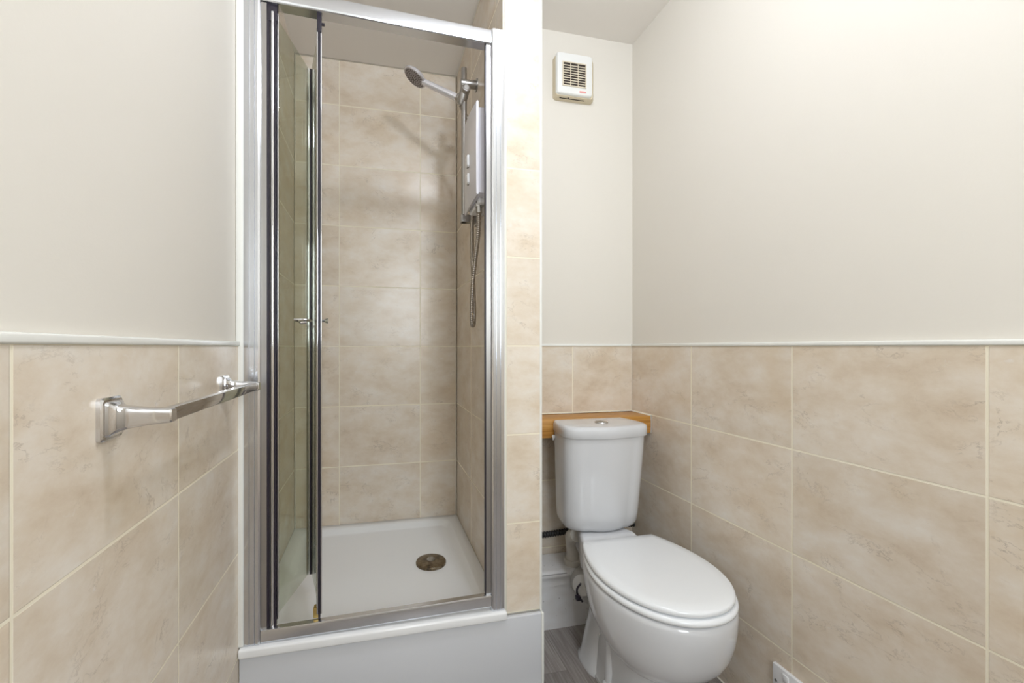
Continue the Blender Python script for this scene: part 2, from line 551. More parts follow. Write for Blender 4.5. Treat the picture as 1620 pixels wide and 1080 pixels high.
# ------------------------------------------------------------------ shower tray + panel
tray = thing('shower_tray', 'square white acrylic shower tray with a low front lip, set into the tiled cubicle', 'shower tray', (0.0, 1.6, 0.10))
b = NB()
x0, x1, y0, y1 = XL + 0.002, XSW, 1.2525, YS
rings = [rrect(x0, x1, y0, y1, 0.002, 0.18), rrect(x0, x1, y0, y1, 0.002, 0.254), rrect(x0 + .003, x1 - .003, y0 + .003, y1 - .003, 0.002, 0.257),
         rrect(x0 + .042, x1 - .042, y0 + .05, y1 - .042, 0.045, 0.257), rrect(x0 + .048, x1 - .048, y0 + .056, y1 - .048, 0.042, 0.2545),
         rrect(x0 + .062, x1 - .062, y0 + .070, y1 - .062, 0.036, 0.239), rrect(x0 + .070, x1 - .070, y0 + .078, y1 - .070, 0.032, 0.2355)]
bm_loft(b, rings)
obj('basin', b, M['acrylic'], tray, smooth=50)
b = NB(); bm_box(b, (XL + 0.0005, 1.2215, 0.240), (XSW + 0.006, 1.300, 0.266), 0.006, 4)
obj('front_lip', b, M['acrylic'], tray)
dr = thing('shower_drain', 'round tarnished metal drain cover in the white shower tray', 'drain', (0.2075, 1.622, 0.2355))
b = NB()
bm_lathe(b, [(0.057, 0.0), (0.058, 0.006), (0.056, 0.010), (0.050, 0.0125), (0.030, 0.0145), (0.0, 0.015)], (0.2075, 1.622, 0.2352))
obj('dome', b, M['drain'], dr)
b = NB()
bm_lathe(b, [(0.0, 0.0), (0.016, 0.0), (0.016, 0.003), (0.012, 0.0045), (0.0, 0.0045)], (0.2075, 1.622, 0.2490))
for a in range(4):
    th = a * pi / 2 + .4
    bm_cyl(b, (0.2075 + .006 * cos(th), 1.622 + .006 * sin(th), 0.2528), (0.2075 + .0105 * cos(th), 1.622 + .0105 * sin(th), 0.2546), 0.0018, n=8)
obj('centre_cap', b, M['satin'], dr)

b = NB(); bm_box(b, (XL + 0.0005, 1.2345, 0.017), (XP - 0.0065, 1.250, 0.2395), 0.003, 3)
tag(obj('plinth_panel', b, simple('white_panel', (0.66, 0.675, 0.71), 0.22), smooth=40, origin=(0.07, 1.24, 0)), 'long flat white panel closing off the plinth below the shower tray', 'panel')

# ------------------------------------------------------------------ shower door
door = thing('shower_door', 'bifold glass shower door folded open in a polished aluminium frame', 'shower door', (0.0, 1.25, 0.266))
ZB, ZT = 0.267, 2.029
# jamb profile (x measured from the wall towards the opening, y from the front face back)
def jamb(side):
    prof = [(0.0, 0.034), (0.0, 0.004), (0.002, 0.001), (0.008, 0.0), (0.013, 0.0), (0.0145, 0.0018), (0.016, 0.0), (0.026, 0.0), (0.0275, 0.0018), (0.029, 0.0),
            (0.036, 0.0), (0.0405, 0.0025), (0.0425, 0.007), (0.0425, 0.034)]
    b = NB()
    rings = []
    for z in (ZB, ZT):
        if side == 'left':
            rings.append([(-0.3440 + px, 1.2335 + py, z) for px, py in prof])
        else:
            rings.append([(0.3835 - px, 1.2335 + py, z) for px, py in prof])
    bm_loft(b, rings)
    return b
obj('jamb', jamb('left'), M['aluminium'], door, smooth=25)
obj('jamb', jamb('right'), M['aluminium'], door, smooth=25)
b = NB(); bm_box(b, (-0.3622, 1.232, ZB), (-0.3435, 1.262, CEIL - .001), 0.003, 3); obj('sealing_strip', b, M['gloss'], door)['label'] = 'white sealing strip against the left wall'
b = NB(); bm_box(b, (0.3832, 1.240, ZB), (0.3878, 1.2512, ZT), 0.0015, 2); obj('sealing_strip', b, M['gloss'], door)['label'] = 'thin white sealing strip beside the tiles'
# inner channels inside the jambs
b = NB(); bm_box(b, (-0.3015, 1.2420, ZB + .034), (-0.2880, 1.264, ZT - .030))
obj('wall_channel', b, M['satin'], door)
b = NB(); bm_box(b, (0.3270, 1.2430, ZB + .043), (0.3412, 1.262, ZT - .045))
obj('wall_channel', b, M['satin'], door)
b = NB(); bm_box(b, (0.3245, 1.246, ZB + .05), (0.3272, 1.258, ZT - .045)); obj('strike_seal', b, M['rubber'], door)
# rails
def rail(ends):
    """ends = ((x, z0, z1), (x, z0, z1))"""
    b = NB()
    rings = []
    for x, z0, z1, yb in ends:
        prof = [(1.2365, z0 + .002), (1.2345, z0 + .006), (1.2345, z1 - .006), (1.2365, z1 - .001), (1.240, z1), (yb - .002, z1), (yb, z1 - .003), (yb, z0), (1.2395, z0)]
        rings.append([(x, y, z) for y, z in prof])
    bm_loft(b, rings)
    return b
obj('top_rail', rail(((-0.3020, 2.001, 2.044, 1.272), (0.3415, 1.984, 2.026, 1.272))), M['aluminium'], door, smooth=25)
obj('bottom_rail', rail(((-0.3020, 0.2665, 0.3030, 1.254), (0.3415, 0.277, 0.3155, 1.254))), M['aluminium'], door, smooth=25)
# folding leaves: plan points
H0, H1 = Vector((-0.268, 1.262, 0)), Vector((-0.2140, 1.480, 0))
H2, H3 = Vector((-0.2050, 1.480, 0)), Vector((-0.1520, 1.262, 0))
GZ0, GZ1 = 0.325, 1.976
def leaf(p, q, t=0.005):
    d = (q - p).normalized(); n = Vector((-d.y, d.x, 0))
    b = NB()
    ring = [p + n * t / 2, q + n * t / 2, q - n * t / 2, p - n * t / 2]
    bm_loft(b, [[(v.x, v.y, z) for v in ring] for z in (GZ0, GZ1)])
    return b
g1 = obj('glass_leaf', leaf(H0, H1), M['glass'], door, smooth=0)
g2 = obj('glass_leaf', leaf(H2, H3), M['glass'], door, smooth=0)
def stile(parent, name, c, r, mat, z0=GZ0 - .006, z1=GZ1 + .004, sx=1.0, sy=1.0):
    b = NB()
    rings = [[(c[0] + r * sx * cos(2 * pi * i / 20), c[1] + r * sy * sin(2 * pi * i / 20), z) for i in range(20)] for z in (z0, z1)]
    bm_loft(b, rings)
    return obj(name, b, mat, parent, smooth=50)
# pivot stile next to the left jamb: chrome column with dark seals each side
stile(g1, 'pivot_stile', (-0.2745, 1.252), 0.0060, M['chrome'], sy=1.4, z0=0.304)
b = NB(); bm_box(b, (-0.2880, 1.246, 0.304), (-0.2815, 1.260, GZ1)); obj('edge_seal', b, M['rubber'], g1)
b = NB(); bm_box(b, (-0.2700, 1.2445, 0.304), (-0.2650, 1.2580, GZ1)); obj('edge_seal', b, M['rubber'], g1)
stile(g1, 'pivot_stile', (-0.2625, 1.254), 0.0028, M['chrome'])
# fold hinge
stile(g1, 'hinge_stile', (-0.2160, 1.478), 0.0062, M['chrome'])
stile(g2, 'hinge_stile', (-0.2005, 1.478), 0.0070, M['chrome'])
b = NB(); bm_box(b, (-0.2112, 1.474, GZ0 - .006), (-0.2072, 1.492, GZ1 + .004)); obj('hinge_gasket', b, M['rubber'], g2)
# leading stile of the second leaf
stile(g2, 'leading_stile', (-0.1585, 1.252), 0.0036, M['chrome'], z1=GZ1 - .02)
b = NB(); bm_box(b, (-0.1562, 1.2440, 0.308), (-0.1513, 1.258, GZ1 - .005)); obj('edge_seal', b, M['rubber'], g2)
stile(g2, 'leading_stile', (-0.1495, 1.252), 0.0024, M['chrome'], z1=GZ1 - .02)
# guides at top and bottom
b = NB(); bm_box(b, (-0.160, 1.246, GZ1 - .03), (-0.148, 1.262, 1.998), 0.001); bm_cyl(b, (-0.148, 1.254, 1.972), (-0.140, 1.254, 1.972), 0.004, n=12)
obj('top_guide', b, M['rubber'], g2)
b = NB(); bm_box(b, (-0.290, 1.245, 1.955), (-0.262, 1.262, 2.001), 0.002); obj('top_pivot', b, M['rubber'], g1)
b = NB(); bm_box(b, (-0.170, 1.250, 0.3080), (-0.152, 1.272, 0.336), 0.002); obj('bottom_guide', b, simple('brass_guide', (0.55, 0.40, 0.14), 0.35, 0.9), g2)
# handle: small pull fixed through the second leaf, both sides
b = NB()
hc = Vector((-0.163, 1.298, 1.142))
bm_tube(b, [hc + Vector((-0.004, 0, 0)), hc + Vector((-0.020, -0.006, 0)), hc + Vector((-0.030, -0.020, 0))], 0.004, 12)
bm_box(b, (-0.224, 1.262, 1.140), (-0.188, 1.275, 1.146), 0.002)
bm_tube(b, [(-0.220, 1.268, 1.141), (-0.205, 1.268, 1.134), (-0.190, 1.268, 1.136)], 0.0045, 12)
bm_cyl(b, hc + Vector((-0.002, 0, 0)), hc + Vector((0.018, 0, 0)), 0.0045, 0.0045, 16)
bm_cyl(b, hc + Vector((0.018, 0, 0)), hc + Vector((0.028, 0, 0)), 0.0050, 0.0085, 20, bev=0.001)
obj('handle', b, M['chrome'], g2)

# ------------------------------------------------------------------ shower rail, head and hose
rail_t = thing('shower_riser_rail', 'slim chrome riser rail with two wall brackets in the shower corner', 'shower rail', (0.3325, 1.600, 1.555))
b = NB(); bm_cyl(b, (0.3325, 1.60, 1.545), (0.3325, 1.60, 2.140), 0.0112, n=24, bev=0.001); obj('pole', b, M['satin'], rail_t)
b = NB(); bm_cyl(b, (0.3185, 1.60, 2.082), (0.3826, 1.60, 2.082), 0.0155, n=28, bev=0.0015); bm_cyl(b, (0.3790, 1.60, 2.082), (0.3826, 1.60, 2.082), 0.0235, n=28)
obj('wall_bracket', b, M['satin'], rail_t)
b = NB(); bm_box(b, (0.3180, 1.586, 1.545), (0.3800, 1.614, 1.575), 0.004, 3); bm_box(b, (0.3780, 1.580, 1.538), (0.3826, 1.620, 1.582), 0.001)
obj('wall_bracket', b, M['satin'], rail_t)
# sliding holder
hd = Vector((0.1519, 1.70, 2.141))
hj = Vector((0.3164, 1.640, 2.047))
ax = (hj - hd).normalized()
b = NB()
bm_cyl(b, (0.3365, 1.583, 2.062), (0.3225, 1.610, 2.004), 0.0185, 0.0190, 28, bev=0.002)
bm_cyl(b, (0.3350, 1.565, 2.048), (0.3335, 1.600, 2.040), 0.0165, n=28, bev=0.002)
bm_cyl(b, hj - ax * 0.004, hj + ax * 0.026, 0.0175, 0.0200, 28, bev=0.002)
obj('slider', b, M['satin'], rail_t)
b = NB(); bm_cyl(b, (0.3352, 1.5635, 2.0482), (0.3350, 1.5660, 2.0480), 0.010, n=24, bev=0.0008); obj('slider_button', b, M['greyplastic'], rail_t)

sh = thing('hand_shower', 'round chrome hand shower with a dotted spray face, tilted up in its holder', 'shower head', tuple(hj))
# handle
b = NB()
pts = [hj - ax * 0.002, hj - ax * 0.02, hj - ax * 0.06, hj - ax * 0.10, hj - ax * 0.135, hj - ax * 0.16]
bm_tube(b, catmull(pts, 4), 0.01, 20, radii=[0.0140 - 0.0015 * (i / 20) for i in range(21)])
nrm = Vector((-0.539, 0.046, -0.842)).normalized()     # way the spray face looks
R0 = 0.050
bm_lathe(b, [(0.004, 0.022), (0.025, 0.020), (0.042, 0.014), (0.0495, 0.007), (0.0505, 0.002), (0.0485, -0.001), (0.0, -0.001)], hd, tuple(-nrm), 48)
obj('handset', b, simple('bright_chrome', (0.80, 0.79, 0.84), 0.25, 0.55), sh)
b = NB(); bm_cyl(b, hd + nrm * 0.0005, hd + nrm * 0.0025, 0.0455, 0.0445, 48); obj('spray_face', b, simple('grey_spray_face', (0.40, 0.37, 0.38), 0.4, 0.3), sh)
b = NB()
fa, fb = frame_of(nrm)
for ring_r, cnt in ((0.008, 6), (0.0155, 11), (0.0235, 16), (0.0315, 22), (0.0395, 28)):
    for i in range(cnt):
        t = 2 * pi * i / cnt + ring_r * 40
        c = hd + nrm * 0.0022 + (fa * cos(t) + fb * sin(t)) * ring_r
        bm_cyl(b, c, c + nrm * 0.002, 0.0019, 0.0014, 8)
nz = obj('spray_nozzles', b, simple('dark_nozzle', (0.05, 0.035, 0.035), 0.6), sh)
b = NB(); bm_cyl(b, hj - ax * 0.006, hj + ax * 0.001, 0.0148, n=24, bev=0.001); obj('collar', b, M['chrome'], sh)

# hose
hose_pts = catmull([(0.326, 1.628, 2.010), (0.338, 1.628, 1.985), (0.356, 1.622, 1.950), (0.366, 1.612, 1.900), (0.368, 1.600, 1.80), (0.366, 1.590, 1.65), (0.362, 1.588, 1.555),
                    (0.355, 1.560, 1.44), (0.347, 1.505, 1.30), (0.342, 1.47, 1.20), (0.336, 1.452, 1.150), (0.330, 1.442, 1.142), (0.325, 1.432, 1.155),
                    (0.3235, 1.425, 1.215), (0.3270, 1.422, 1.29), (0.333, 1.405, 1.38), (0.3365, 1.382, 1.45), (0.3335, 1.362, 1.512)], 26)
acc = 0.0; radii = []
for i, p in enumerate(hose_pts):
    if i: acc += (p - hose_pts[i - 1]).length
    radii.append(0.0072 + 0.0009 * sin(2 * pi * acc / 0.0052))
# resample evenly for the ribs
def resample(P, step):
    out = [P[0]]; d = 0.0
    for i in range(1, len(P)):
        a, c = P[i - 1], P[i]; L = (c - a).length; t = step - d
        while t <= L:
            out.append(a.lerp(c, t / L)); t += step
        d = (d + L) % step
    return out
hp = resample(hose_pts, 0.0016)
b = NB(); bm_tube(b, hp, 0.007, 12, radii=[0.0084 if i % 4 in (0, 1) else 0.0070 for i in range(len(hp))])
tag(obj('shower_hose', b, simple('hose_metal', (0.46, 0.42, 0.38), 0.28, 1.0), smooth=60, origin=(0.33, 1.45, 1.14)), 'ribbed metal shower hose hanging in a loop below the electric shower', 'hose')

# ------------------------------------------------------------------ electric shower
es = thing('electric_shower', 'slim white electric shower unit on the right side wall of the cubicle', 'electric shower', (0.3826, 1.40, 1.545))
def yz_prism(bm, outline, x0, x1, inset=0.0):
    cy = sum(p[0] for p in outline) / len(outline); cz = sum(p[1] for p in outline) / len(outline)
    def ring(x, k):
        return [(x, cy + (y - cy) * k, cz + (z - cz) * k) for y, z in outline]
    bm_loft(bm, [ring(x1, 1.0), ring(x0 + 0.006, 1.0), ring(x0 + 0.002, 0.99), ring(x0, 0.97)])
# back body
b = NB()
yz_prism(b, [(1.304, 1.556), (1.320, 1.550), (1.480, 1.550), (1.494, 1.560), (1.494, 1.82), (1.480, 1.836), (1.320, 1.836), (1.304, 1.826)], 0.3165, 0.3826)
obj('body', b, M['heater'], es)
# front cover: bowed plate with raised top corner and a drooping lower edge
b = NB()
NYS = 14
def cover_ring(s, inner):
    # s 0..1 along y
    y = 1.302 + 0.185 * s
    bow = 0.0035 * (1 - (2 * s - 1) ** 2)
    top = 1.846 + 0.014 * s
    bot = 1.549 - 0.012 * s
    xf = 0.3105 - bow + 0.001 * s
    return y, top, bot, xf
rings = []
for i in range(NYS + 1):
    s = i / NYS
    y, top, bot, xf = cover_ring(s, 0)
    rings.append([(0.318, y, bot + .002), (xf + .003, y, bot), (xf, y, bot + .004), (xf - .001, y, (top + bot) / 2), (xf, y, top - .004), (xf + .003, y, top), (0.318, y, top - .002)])
bm_loft(b, rings)
obj('front_cover', b, simple('heater_cover', (0.74, 0.72, 0.76), 0.22), es, smooth=50)
# underside with inlet / outlet
b = NB(); bm_box(b, (0.3250, 1.330, 1.532), (0.3826, 1.470, 1.552), 0.006, 3); obj('base', b, M['plastic'], es)
b = NB(); bm_cyl(b, (0.3335, 1.360, 1.508), (0.3335, 1.360, 1.548), 0.0105, n=8, bev=0.001); bm_cyl(b, (0.3335, 1.360, 1.528), (0.3335, 1.360, 1.538), 0.0130, n=6)
bm_cyl(b, (0.3335, 1.360, 1.528), (0.356, 1.330, 1.528), 0.0035, n=10)
obj('outlet', b, M['satin'], es)
b = NB(); bm_box(b, (0.2990, 1.388, 1.676), (0.3120, 1.408, 1.712), 0.003, 3); obj('dial', b, M['plastic'], es)
b = NB(); bm_box(b, (0.3000, 1.388, 1.618), (0.3120, 1.405, 1.650), 0.003, 3); obj('dial', b, M['plastic'], es)
b = NB(); bm_box(b, (0.3015, 1.389, 1.613), (0.3110, 1.403, 1.6175)); obj('pointer', b, M['satin'], es)
b = NB(); bm_box(b, (0.3005, 1.388, 1.671), (0.3110, 1.406, 1.6755)); obj('pointer', b, M['satin'], es)

# ------------------------------------------------------------------ towel bar
tb = thing('towel_bar', 'square chrome towel bar on the left tiled wall', 'towel bar', (XL, 0.9, 0.968))
def tb_bracket(y, s=1.0):
    b = NB()
    zc = 0.9685
    # backplate: stepped square; then flared arm
    def sq(x, hy, hz, dy=0.0, dz=0.0, r=0.004):
        pts = rrect(-hy, hy, -hz, hz, min(r, hy * .6), 0, 3)
        return [(x, y + dy + p[0], zc + dz + p[1]) for p in pts]
    rings = [sq(XL, 0.0235, 0.0290), sq(XL + .005, 0.0235, 0.0290), sq(XL + .0075, 0.0215, 0.0265), sq(XL + .008, 0.0190, 0.0240), sq(XL + .0115, 0.0180, 0.0225),
             sq(XL + .014, 0.0145, 0.0195), sq(XL + .020, 0.0105, 0.0170, 0, 0.000), sq(XL + .032, 0.0090, 0.0145, 0, .001), sq(XL + .052, 0.0088, 0.0118, 0, .0015), sq(XL + .079, 0.0088, 0.0098, 0, .002), sq(XL + .081, 0.0075, 0.0085, 0, .002, .003)]
    bm_loft(b, rings)
    return b
YT0, YT1 = 0.6690, 1.1180
obj('bracket', tb_bracket(YT0), M['chrome'], tb, smooth=30)
obj('bracket', tb_bracket(YT1), M['chrome'], tb, smooth=30)
b = NB(); bm_box(b, (XL + .059, YT0 + .008, 0.9605), (XL + .075, YT1 - .008, 0.9795), 0.0015, 2)
obj('bar', b, M['chrome'], tb, smooth=30)

# ------------------------------------------------------------------ oak shelf
b = NB(); bm_box(b, (XP + 0.001, 1.4970, 0.722), (XR - 0.0015, YB - 0.001, 0.7895), 0.0012, 2)
tag(obj('boxed_shelf', b, M['oak'], smooth=30, origin=(0.79, 1.56, 0.722)), 'thick honey oak shelf board behind the toilet cistern', 'shelf')
b = NB(); bm_cyl(b, (0.6560, 1.4970, 0.7285), (0.6540, 1.4850, 0.7285), 0.0055, 0.0070, 16, bev=0.001); bm_box(b, (0.6520, 1.4890, 0.7140), (0.6575, 1.4968, 0.7290), 0.001)
tag(obj('plastic_clip', b, M['plastic'], origin=(0.656, 1.4970, 0.7285)), 'tiny white plastic clip on the front edge of the oak shelf', 'clip')

# ------------------------------------------------------------------ toilet
XT = 0.798
wc = thing('toilet', 'white close coupled toilet with its seat lid closed, in the corner under the oak shelf', 'toilet', (XT, 1.20, 0.0))

def plan(z, prof, yb, k=1.0, dx=0.0, corner=0.0):
    """closed outline from a list of (y, halfwidth); front point first"""
    right = [(XT + dx + hw * k, y, z) for y, hw in prof]
    left = [(XT + dx - hw * k, y, z) for y, hw in reversed(prof)]
    return right + left[:-1] if prof[0][1] == 0 else right + left

def half_egg(yf, yw, yb, hw, hb, n=18, nb=10, ef=2.0, pw=2.0):
    """(y, halfwidth) from the front tip to the back: superellipse nose, smooth taper to the back"""
    out = []
    for i in range(n + 1):
        a = (pi / 2) * i / n
        out.append((yw - (yw - yf) * cos(a) ** (2 / ef), hw * sin(a) ** (2 / ef)))
    for i in range(1, nb + 1):
        t = i / nb
        out.append((yw + (yb - yw) * t, hw + (hb - hw) * t ** pw))
    return out

def eggring(z, yf, yw, yb, hw, hb, ef=2.0, pw=2.0, round_back=0.0, dx=0.0):
    pr = half_egg(yf, yw, yb, hw, hb, ef=ef, pw=pw)
    right = [(XT + dx + w_, y, z) for y, w_ in pr]
    nb = 6
    back = []
    for i in range(1, nb):
        t = i / nb
        back.append((XT + dx + hb * (1 - 2 * t), yb + round_back * sin(pi * t), z))
    left = [(XT + dx - w_, y, z) for y, w_ in reversed(pr)]
    return right + back + left[:-1]

def shrink(ring, d, z, cx=XT, cy=1.09):
    out = []
    for x, y, _ in ring:
        v = Vector((x - cx, y - cy)); L = v.length
        v = v * ((L - d) / L) if L > d else v * 0
        out.append((cx + v.x, cy + v.y, z))
    return out

# --- pan: bowl and pedestal in one mesh
b = NB()
bowl = []
#          z      yf     yw    yb     hw     hb
B = [(0.384, 0.878, 1.10, 1.320, 0.176, 0.108),
     (0.380, 0.871, 1.10, 1.330, 0.182, 0.108),
     (0.368, 0.868, 1.10, 1.335, 0.184, 0.106),
     (0.340, 0.869, 1.10, 1.335, 0.184, 0.102),
     (0.305, 0.874, 1.095, 1.330, 0.181, 0.098),
     (0.270, 0.883, 1.09, 1.320, 0.174, 0.100),
     (0.240, 0.896, 1.085, 1.290, 0.163, 0.088),
     (0.215, 0.914, 1.08, 1.250, 0.149, 0.080),
     (0.190, 0.940, 1.075, 1.210, 0.128, 0.070),
     (0.170, 0.975, 1.075, 1.170, 0.098, 0.055),
     (0.160, 1.010, 1.075, 1.140, 0.060, 0.035)]
for z, yf, yw, yb, hw, hb in B:
    bowl.append(eggring(z, yf, yw, yb, hw, hb, ef=2.15, pw=1.8, round_back=0.01))
top = shrink(bowl[0], 0.012, 0.3845)
bm_loft(b, [top] + bowl)
# pedestal, front column
def sup(z, x_h, y0, y1, e, cx=XT, n=48):
    cy = (y0 + y1) / 2; hy = (y1 - y0) / 2
    r = []
    for i in range(n):
        a = 2 * pi * i / n
        ca, sa = cos(a), sin(a)
        r.append((cx + x_h * math.copysign(abs(ca) ** (2 / e), ca), cy + hy * math.copysign(abs(sa) ** (2 / e), sa), z))
    return r
bm_loft(b, [sup(0.0, 0.112, 0.972, 1.330, 3.6), sup(0.012, 0.112, 0.972, 1.330, 3.6), sup(0.016, 0.106, 0.978, 1.325, 3.6), sup(0.07, 0.100, 0.985, 1.31, 3.4), sup(0.16, 0.0965, 0.990, 1.29, 3.2), sup(0.25, 0.090, 1.000, 1.28, 3.0), sup(0.33, 0.08, 1.02, 1.26, 3.0)])
# rear trapway block
bm_loft(b, [sup(0.0, 0.122, 1.215, 1.385, 3.2), sup(0.012, 0.122, 1.215, 1.385, 3.2), sup(0.018, 0.115, 1.220, 1.380, 3.0), sup(0.08, 0.102, 1.235, 1.375, 2.8), sup(0.16, 0.082, 1.250, 1.370, 2.6), sup(0.26, 0.075, 1.25, 1.38, 2.6), sup(0.37, 0.08, 1.25, 1.42, 2.6)])
# side flutes of the trapway
for sx in (-1, 1):
    bm_tube(b, catmull([(XT + sx * 0.092, 1.175, 0.02), (XT + sx * 0.090, 1.175, 0.08), (XT + sx * 0.080, 1.19, 0.16), (XT + sx * 0.070, 1.21, 0.24)], 6), 0.02, 16)
    bm_lathe(b, [(0.0, 0.0), (0.011, 0.0), (0.011, 0.006), (0.007, 0.010), (0.0, 0.011)], (XT + sx * 0.108, 1.178, 0.030), (sx, -0.2, 0.15), 16)
# shelf under the cistern and the neck that drops to the seat
def xz_ring(y, hw, z0, z1, r):
    return [(XT - 0.005 + p[0], y, p[1]) for p in [(q[0], q[1]) for q in rrect(-hw, hw, z0, z1, r, 0, 4)]]
bm_loft(b, [xz_ring(1.250, 0.118, 0.30, 0.3835, 0.012), xz_ring(1.285, 0.116, 0.30, 0.386, 0.012), xz_ring(1.305, 0.112, 0.30, 0.391, 0.012), xz_ring(1.318, 0.108, 0.30, 0.399, 0.012), xz_ring(1.326, 0.106, 0.30, 0.4075, 0.012), xz_ring(1.338, 0.104, 0.30, 0.4115, 0.012), xz_ring(1.370, 0.094, 0.30, 0.4115, 0.012), xz_ring(1.410, 0.072, 0.30, 0.4115, 0.012), xz_ring(1.480, 0.058, 0.31, 0.4115, 0.012)])
obj('pan', b, M['ceramic'], wc, smooth=55)
# --- seat ring and lid
def slab_ring(z0, z1, yf, yw, yb, hw, hb, rnd, name, mat, parent, dome=0.0):
    b = NB()
    base = eggring(z0, yf, yw, yb, hw, hb, ef=2.12, pw=1.9)
    rings = [shrink(base, rnd * .8, z0), shrink(base, rnd * .15, z0 + rnd * .3), shrink(base, 0, z0 + rnd), shrink(base, 0, z1 - rnd), shrink(base, rnd * .3, z1 - rnd * .35), shrink(base, rnd, z1)]
    if dome:
        rings += [shrink(base, rnd + .03, z1 + dome * .7), shrink(base, rnd + .08, z1 + dome)]
    bm_loft(b, rings)
    return obj(name, b, mat, parent, smooth=60)
slab_ring(0.3875, 0.4040, 0.8660, 1.10, 1.285, 0.1835, 0.128, 0.007, 'seat', M['seatplastic'], wc)
slab_ring(0.4070, 0.4235, 0.8740, 1.10, 1.288, 0.1790, 0.130, 0.007, 'seat_lid', M['seatplastic'], wc, dome=0.002)
for sx in (-1, 1):
    b = NB(); bm_cyl(b, (XT + sx * .078 - .018, 1.296, 0.405), (XT + sx * .078 + .018, 1.296, 0.405), 0.0085, n=20, bev=0.001)
    bm_box(b, (XT + sx * .078 - .012, 1.286, 0.388), (XT + sx * .078 + .012, 1.304, 0.402), 0.002)
    obj('seat_hinge', b, M['seatplastic'], wc)
# --- cistern
def cist_ring(z, hwb, hwm, yf, yb=1.4965, corner=0.05, k=0.0, dx=0.0):
    hwb -= 0.002; hwm -= 0.003; corner = min(corner, hwm * .6)
    """D shaped outline: straight back, sides bowing out, gently curved front with rounded corners"""
    P = []
    n = 12
    ys = yf + corner * 0.82 + 0.014       # where the side meets the corner curve
    # right side, back to front
    for i in range(n + 1):
        t = i / n
        P.append((hwb + (hwm - hwb) * sin(t * pi / 2), yb + (ys - yb) * t))
    # corner: ellipse arc into the front
    m = 10
    c_x = hwm - corner
    for i in range(1, m + 1):
        a = (pi / 2) * i / m
        P.append((c_x + corner * cos(a), ys - corner * 0.82 * sin(a)))
    # front bow to the centre
    yc = ys - corner * 0.82
    for i in range(1, 9):
        t = i / 8
        P.append((c_x * (1 - t), yc - (yc - yf) * (1 - (1 - t) ** 2)))
    R = [(XT + dx + x, y, z) for x, y in P]
    Lf = [(XT + dx - x, y, z) for x, y in reversed(P[:-1])]
    return R + Lf
b = NB()
dx = 0.002
rings = [cist_ring(0.4125, 0.105, 0.112, 1.375, 1.485, .068, dx=dx), cist_ring(0.4135, 0.120, 0.128, 1.355, 1.490, .068, dx=dx), cist_ring(0.420, 0.128, 0.138, 1.345, 1.4935, .068, dx=dx), cist_ring(0.436, 0.1315, 0.1445, 1.338, 1.4955, .068, dx=dx),
         cist_ring(0.470, 0.134, 0.148, 1.334, 1.4965, .068, dx=dx), cist_ring(0.60, 0.138, 0.153, 1.322, 1.4965, .068, dx=dx), cist_ring(0.70, 0.140, 0.157, 1.314, 1.4965, .068, dx=dx), cist_ring(0.752, 0.141, 0.158, 1.311, 1.4965, .068, dx=dx)]
bm_loft(b, rings)
obj('cistern', b, M['ceramic'], wc, smooth=60)
b = NB()
rings = [cist_ring(0.7500, 0.1440, 0.1620, 1.3060, 1.4962, .068, dx=dx), cist_ring(0.7530, 0.1455, 0.1645, 1.3035, 1.4965, .068, dx=dx), cist_ring(0.7780, 0.1455, 0.1645, 1.3035, 1.4965, .068, dx=dx),
         cist_ring(0.7860, 0.1435, 0.1625, 1.3055, 1.4955, .068, dx=dx), cist_ring(0.7900, 0.1395, 0.1570, 1.311, 1.4925, .068, dx=dx), cist_ring(0.7915, 0.132, 0.148, 1.320, 1.485, .068, dx=dx), cist_ring(0.7920, 0.08, 0.09, 1.365, 1.45, .045, dx=dx)]
bm_loft(b, rings)
lid = obj('cistern_lid', b, M['ceramic'], wc, smooth=60)
b = NB()
bc = (0.799, 1.3960, 0.7918)
bm_lathe(b, [(0.0245, 0.0), (0.0240, 0.0025), (0.0215, 0.0035), (0.0200, 0.0030), (0.0195, 0.0015), (0.0, 0.0015)], bc)
fb_ = obj('flush_button', b, M['chrome'], lid)
b = NB(); bm_lathe(b, [(0.0185, 0.0), (0.0185, 0.0020), (0.0165, 0.0030), (0.0, 0.0032)], (bc[0], bc[1], bc[2] + .0015)); bm_box(b, (bc[0] - .0008, bc[1] - .018, bc[2] + .004), (bc[0] + .0008, bc[1] + .018, bc[2] + .0052))
obj('half_flush_plate', b, M['satin'], fb_) if False else obj('button_plate', b, M['satin'], lid)
# waste outlet of the pan towards the macerator
b = NB(); bm_cyl(b, (XT - .03, 1.385, 0.19), (XT - .03, 1.478, 0.18), 0.052, n=32, bev=.002); bm_cyl(b, (XT - .105, 1.34, 0.245), (XT - .03, 1.40, 0.20), 0.034, n=24, bev=.002)
obj('waste_spigot', b, M['greyplastic'], wc)
b = NB(); bm_tube(b, catmull([(XT - .118, 1.322, 0.262), (XT - .128, 1.330, 0.240), (XT - .122, 1.335, 0.215), (XT - .108, 1.328, 0.195)], 5), 0.0035, 10); bm_box(b, (XT - .134, 1.318, 0.205), (XT - .118, 1.334, 0.219), 0.002)
obj('hose_clip', b, M['rubber'], wc)

